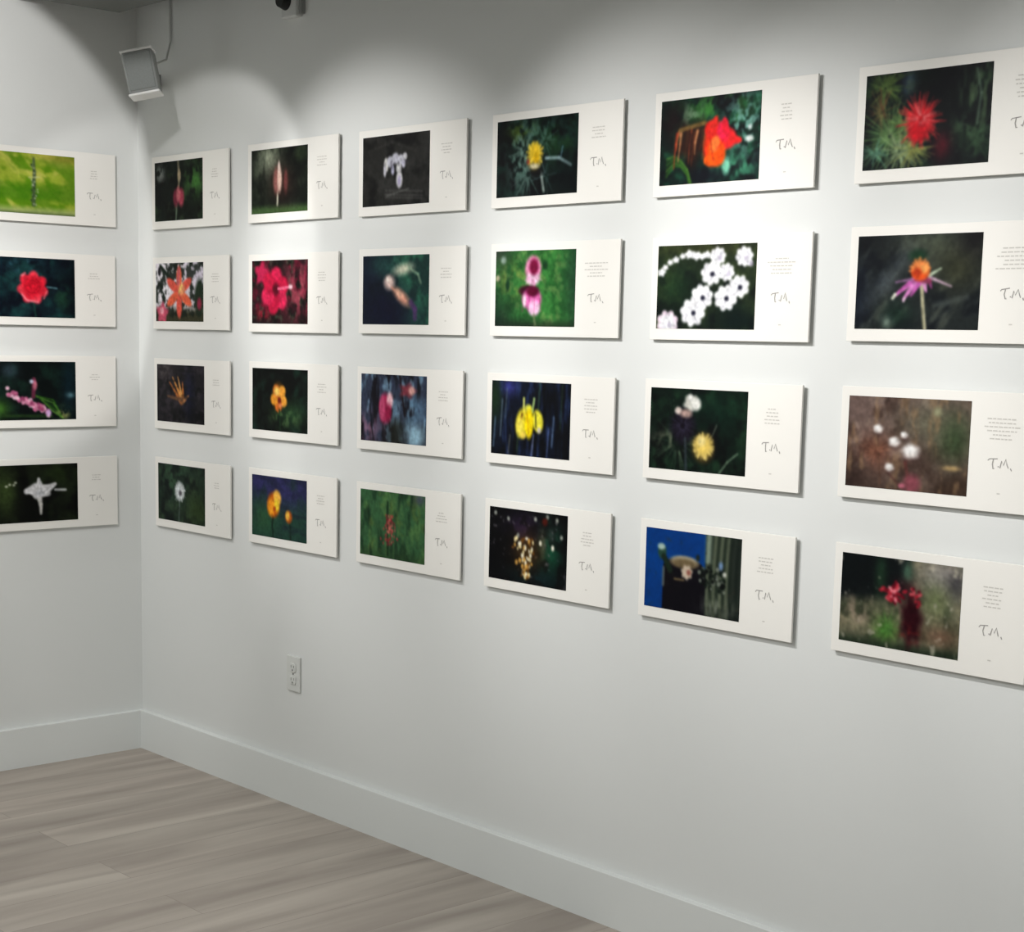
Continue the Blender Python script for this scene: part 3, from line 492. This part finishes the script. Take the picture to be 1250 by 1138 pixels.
D = (16, 24, 20)
PR = {  # column, row: (x, z), painter, base colour, label, caption lines, wide caption
 (1,1): ((.1325,1.8045), g_11, D, 'white print of a small pink bud on dark green, top row beside the corner', 4, 0),
 (1,2): ((.1340,1.4800), g_12, (214,208,216), 'white print of a salmon star-shaped lily on pale and dark ground', 4, 0),
 (1,3): ((.1370,1.1500), g_13, (36,34,38), 'white print of a thin orange-tan lily on charcoal, beside the corner', 3, 0),
 (1,4): ((.1390,.8205), g_14, (36,52,42), 'white print of one round white thistle head on dark green', 3, 0),
 (2,1): ((.7010,1.8055), g_21, (22,28,22), 'white print of a pale pink closed bud under blurred light foliage', 4, 0),
 (2,2): ((.7040,1.4770), g_22, (44,22,28), 'white print of a crimson hibiscus with a pale stamen', 4, 0),
 (2,3): ((.7060,1.1530), g_23, D, 'white print of a single small orange-yellow bloom on black-green', 4, 0),
 (2,4): ((.7040,.8240), g_24, (40,74,62), 'white print of two orange poppies against indigo and green', 4, 0),
 (3,1): ((1.2570,1.8030), g_31, (42,42,40), 'white print of drooping white petals on plain charcoal', 4, 0),
 (3,2): ((1.2620,1.4790), g_32, (22,30,48), 'white print of three pale pink tufts on navy and teal', 4, 0),
 (3,3): ((1.2590,1.1520), g_33, (58,66,86), 'white print of a magenta magnolia among mottled blue branches', 4, 0),
 (3,4): ((1.2600,.8240), g_34, (62,104,68), 'white print of a slim red flower spike in green grass', 4, 0),
 (4,1): ((1.8180,1.8020), g_41, (14,26,24), 'white print of a yellow flower among grey-green thistle leaves', 4, 0),
 (4,2): ((1.8220,1.4790), g_42, (62,132,62), 'white print of two pink and maroon blossoms on bright green', 5, 1),
 (4,3): ((1.8170,1.1510), g_43, (16,22,36), 'white print of a bright yellow iris on navy streaks', 5, 0),
 (4,4): ((1.8180,.8230), g_44, (9,9,12), 'white print of a cluster of tiny cream blossoms glowing on black', 5, 0),
 (5,1): ((2.3800,1.8030), g_51, (12,34,30), 'white print of a large red-orange flower with hanging brown strips', 5, 0),
 (5,2): ((2.3850,1.4780), g_52, (34,46,32), 'white print of many white daisies with dark centres', 5, 1),
 (5,3): ((2.3770,1.1530), g_53, (14,28,22), 'white print of one white puff and one round yellow puff', 5, 0),
 (5,4): ((2.3770,.8230), g_54, (6,66,138), 'white print of a cactus with a pale flower against blue sky', 5, 0),
 (6,1): ((2.9440,1.8040), g_61, (12,22,22), 'white print of a spiky red bottlebrush among green needles', 6, 0),
 (6,2): ((2.9440,1.4830), g_62, (36,42,42), 'white print of an orange-coned coneflower with drooping pink petals', 6, 1),
 (6,3): ((2.9410,1.1560), g_63, (112,94,88), 'white print of small white tufts on a brown blurred ground', 6, 1),
 (6,4): ((2.9440,.8250), g_64, (104,104,84), 'white print of a ragged red and maroon flower, right end of bottom row', 6, 0),
}
seed = 11
NX = {1: 84, 2: 84, 3: 96, 4: 108, 5: 132, 6: 165}
rj = random.Random(5)
for (c, r), ((x, z), fn, base, lab, nl, wd) in PR.items():
    seed += 1
    mounted_print(fn, seed, base, NX[c], (x, -BT, z), 0.0, lab, 0.0, nl, wd)
LW = [(-.239, 1.8116, g_L1, (142,164,44), 'white print of a slim stalk on yellow-green blur, top of the left wall', 4),
      (-.244, 1.4837, g_L2, (16,34,42), 'white print of a single red rose on dark teal, left wall', 3),
      (-.246, 1.1524, g_L3, (10,18,18), 'white print of a slanting spray of pink flowers on black, left wall', 3),
      (-.2444, .8179, g_L4, (12,14,12), 'white print of a white trumpet flower on black, bottom of the left wall', 3)]
for (y, z, fn, base, lab, nl) in LW:
    seed += 1
    mounted_print(fn, seed, base, 108, (BT, y - PW, z), math.pi / 2, lab, 0.0, nl, 0)

# ------------------------------------------------------------------ power outlet
o = bpy.data.objects.new('power_outlet', None); COL.objects.link(o); o.location = (.9195 * S, 0, .412 * S)
tag(o, 'white double wall outlet low on the right wall', 'outlet')
box('cover_plate', -.0345, .0345, -.006, 0, -.055, .055, M_plate, o, bev=.0018)
for zc in (.0195, -.0195):
    bm = bmesh.new(); n = 24; ring = []
    for yy, rr in ((-.0055, 1.0), (-.0082, 1.0), (-.009, .93)):
        rg = []
        for k in range(n):
            t = 2 * math.pi * k / n
            rg.append(bm.verts.new((max(-.0155, min(.0155, math.cos(t) * .0175)) * rr, yy, zc + max(-.0135, min(.0135, math.sin(t) * .0175)) * rr)))
        ring.append(rg)
    for a_, b_ in zip(ring, ring[1:]):
        for k in range(n): bm.faces.new((a_[k], a_[(k + 1) % n], b_[(k + 1) % n], b_[k]))
    bm.faces.new(ring[-1])
    s_ = bm_to('socket', bm, M_plate, o)
    bm = bmesh.new()
    bm_box(bm, -.0078, -.0062, -.0094, -.0088, zc - .0005, zc + .0075)
    bm_box(bm, .0062, .0078, -.0094, -.0088, zc + .0005, zc + .0070)
    bm_box(bm, -.0022, .0022, -.0094, -.0088, zc - .0095, zc - .0050)
    bm_to('slot', bm, M_slot, s_)
bm = bmesh.new(); bmesh.ops.create_cone(bm, cap_ends=True, segments=14, radius1=.003, radius2=.0024, depth=.0014, matrix=Matrix.Translation((0, -.0066, 0)) @ Matrix.Rotation(math.pi / 2, 4, 'X'))
bm_to('screw', bm, M_slot, o)

# ------------------------------------------------------------------ corner speaker
sp = bpy.data.objects.new('wall_speaker', None); COL.objects.link(sp)
SPL = Vector((.405, -.215, 2.228))
sp.location = SPL * S
sp['label'] = 'small grey speaker with white rims, bracketed high in the corner'; sp['category'] = 'speaker'
sp.rotation_euler = Euler((math.radians(-4), math.radians(-12), math.radians(50)), 'XYZ')
# local: front towards -y, tapered body
def shell(name, w0, w1, d0, d1, z0, z1, m, yoff=0, bev=.006, par=sp):
    bm = bmesh.new()
    vs = []
    for z, w, d in ((z0, w0, d0), (z1, w1, d1)):
        for x, y in ((-w, -d), (w, -d), (w, d), (-w, d)): vs.append(bm.verts.new((x, y + yoff, z)))
    for f in ((3, 2, 1, 0), (4, 5, 6, 7), (0, 1, 5, 4), (1, 2, 6, 5), (2, 3, 7, 6), (3, 0, 4, 7)): bm.faces.new([vs[i] for i in f])
    bmesh.ops.bevel(bm, geom=list(bm.edges), offset=bev, segments=3, affect='EDGES', profile=.5)
    return bm_to(name, bm, m, par)
shell('speaker_body', .046, .048, .036, .036, -.064, .064, M_spk, bev=.009)
shell('speaker_grille', .040, .042, .004, .004, -.055, .056, M_grille, yoff=-.036, bev=.003)
shell('top_rim', .050, .050, .039, .039, .062, .070, M_trim, bev=.003)
shell('bottom_rim', .048, .048, .039, .039, -.070, -.062, M_trim, bev=.003)
# bracket reaching back to the right wall (world axes, kept as a part)
def world_part(o):
    m = Matrix.Translation(SPL * S) @ sp.rotation_euler.to_matrix().to_4x4()
    inv = m.inverted(); o.data.transform(inv); o.parent = sp; return o
world_part(tube('bracket_arm', [(.38, -.19, 2.23), (.26, -.09, 2.235), (.135, -.006, 2.24)], .010, M_spk))
world_part(box('bracket_plate', .115, .155, -.006, -.0003, 2.205, 2.275, M_spk, bev=.0015))
world_part(tube('cable', [(.36, -.165, 2.26), (.24, -.03, 2.31), (.224, -.006, 2.37), (.224, -.006, 2.60), (.224, -.006, 2.77)], .0035, M_cable))

# ------------------------------------------------------------------ small alarm box at the top of the right wall
al = bpy.data.objects.new('alarm_box', None); COL.objects.link(al); al.location = (.905 * S, 0, 2.41 * S)
tag(al, 'small pale wall box with a black cap at the top edge of the right wall', 'alarm')
box('housing', -.030, .045, -.026, 0, -.052, .045, M_cable, al, bev=.004)
box('side_cover', .045, .056, -.016, 0, -.045, .045, M_spk, al, bev=.002)
bm = bmesh.new(); bmesh.ops.create_cone(bm, cap_ends=True, segments=24, radius1=.028, radius2=.020, depth=.026, matrix=Matrix.Translation((-.006, -.036, -.004)) @ Matrix.Rotation(math.pi / 2, 4, 'X'))
bm_to('black_cap', bm, M_black, al, smooth=False)
tube('conduit', [(.01, -.012, .04), (.01, -.012, .369)], .008, M_cable, al)

# ------------------------------------------------------------------ lights
def spot(name, loc, tgt, watts, deg, blend, size=.025, col=(1, .965, .90)):
    l = bpy.data.lights.new(name, 'SPOT'); l.energy = watts; l.spot_size = math.radians(deg); l.spot_blend = blend
    l.shadow_soft_size = size; l.color = col
    o = bpy.data.objects.new(name, l); COL.objects.link(o); o.location = Vector(loc) * S
    o.rotation_euler = (Vector(tgt) - Vector(loc)).to_track_quat('-Z', 'Y').to_euler()
    return o
WM = (1, .98, .965)
for lx, ax, az, deg, bl, wt in ((.163, .500, 1.180, 58.0, .9, 39), (.875, 1.315, 1.446, 55.4, .674, 73), (1.814, 2.384, 1.332, 60.0, .954, 106),
                                (2.289, 2.935, 1.407, 51.4, 1.0, 76), (2.434, 4.301, 1.194, 59.8, .6, 66)):
    spot('track_or_fill_spot', (lx, -1.429, 2.404), (ax, 0, az), wt, deg, bl, col=WM)
spot('track_or_fill_spot', (1.10, -0.80, 2.42), (0.34, 0, 1.54), 14, 62, .22, col=WM)
spot('track_or_fill_spot', (1.20, -1.40, 2.35), (0, -.88, 1.944), 66, 55.6, .09, col=WM)
spot('track_or_fill_spot', (1.60, -1.70, 2.40), (0, -.85, .90), 78, 58, 1.0, col=WM)  # unseen fill spot, added to brighten the lower left wall
for lx in (0.9, 2.2, 3.5):
    spot('added_down_fill', (lx, -1.0, 2.44), (lx, -1.0, 0), 34, 72, 1.0, size=.06, col=(1, .98, .95))  # unseen spots added to brighten the floor and the baseboard top
def area(name, loc, sx, sy, watts, rot=(0, 0, 0), col=(1, 1, 1)):
    l = bpy.data.lights.new(name, 'AREA'); l.shape = 'RECTANGLE'; l.size = sx; l.size_y = sy; l.energy = watts; l.color = col
    o = bpy.data.objects.new(name, l); COL.objects.link(o); o.location = Vector(loc) * S; o.rotation_euler = rot
    return o
for lx in (1.9, 4.6):
    area('ambient_fill', (lx, -2.9, 2.44), 1.2, 1.2, 35, col=(.97, 1, 1))  # unseen overhead panels, added to lift the ambient level
w = bpy.data.worlds.new('World'); sc.world = w; w.use_nodes = True
w.node_tree.nodes['Background'].inputs[0].default_value = (.8, .85, .9, 1); w.node_tree.nodes['Background'].inputs[1].default_value = .1

# ------------------------------------------------------------------ camera
cd = bpy.data.cameras.new('Camera'); cam = bpy.data.objects.new('Camera', cd); COL.objects.link(cam)
cam.location = (5.04673082 * S, -2.90831905 * S, 1.45 * S)
cam.rotation_euler = (math.radians(81.86298039), math.radians(-1.17081548), math.radians(48.1664689))
cd.sensor_width = 36; cd.sensor_fit = 'HORIZONTAL'; cd.lens = 2025.8020153671894 / 1250 * 36
cd.shift_x = 24.5616 / 1250; cd.shift_y = 132.3613 / 1250
cd.clip_start = 0.05
sc.camera = cam

vs = sc.view_settings
vs.view_transform = 'Standard'; vs.look = 'None'; vs.gamma = 1; vs.use_curve_mapping = False; vs.exposure = 0.0
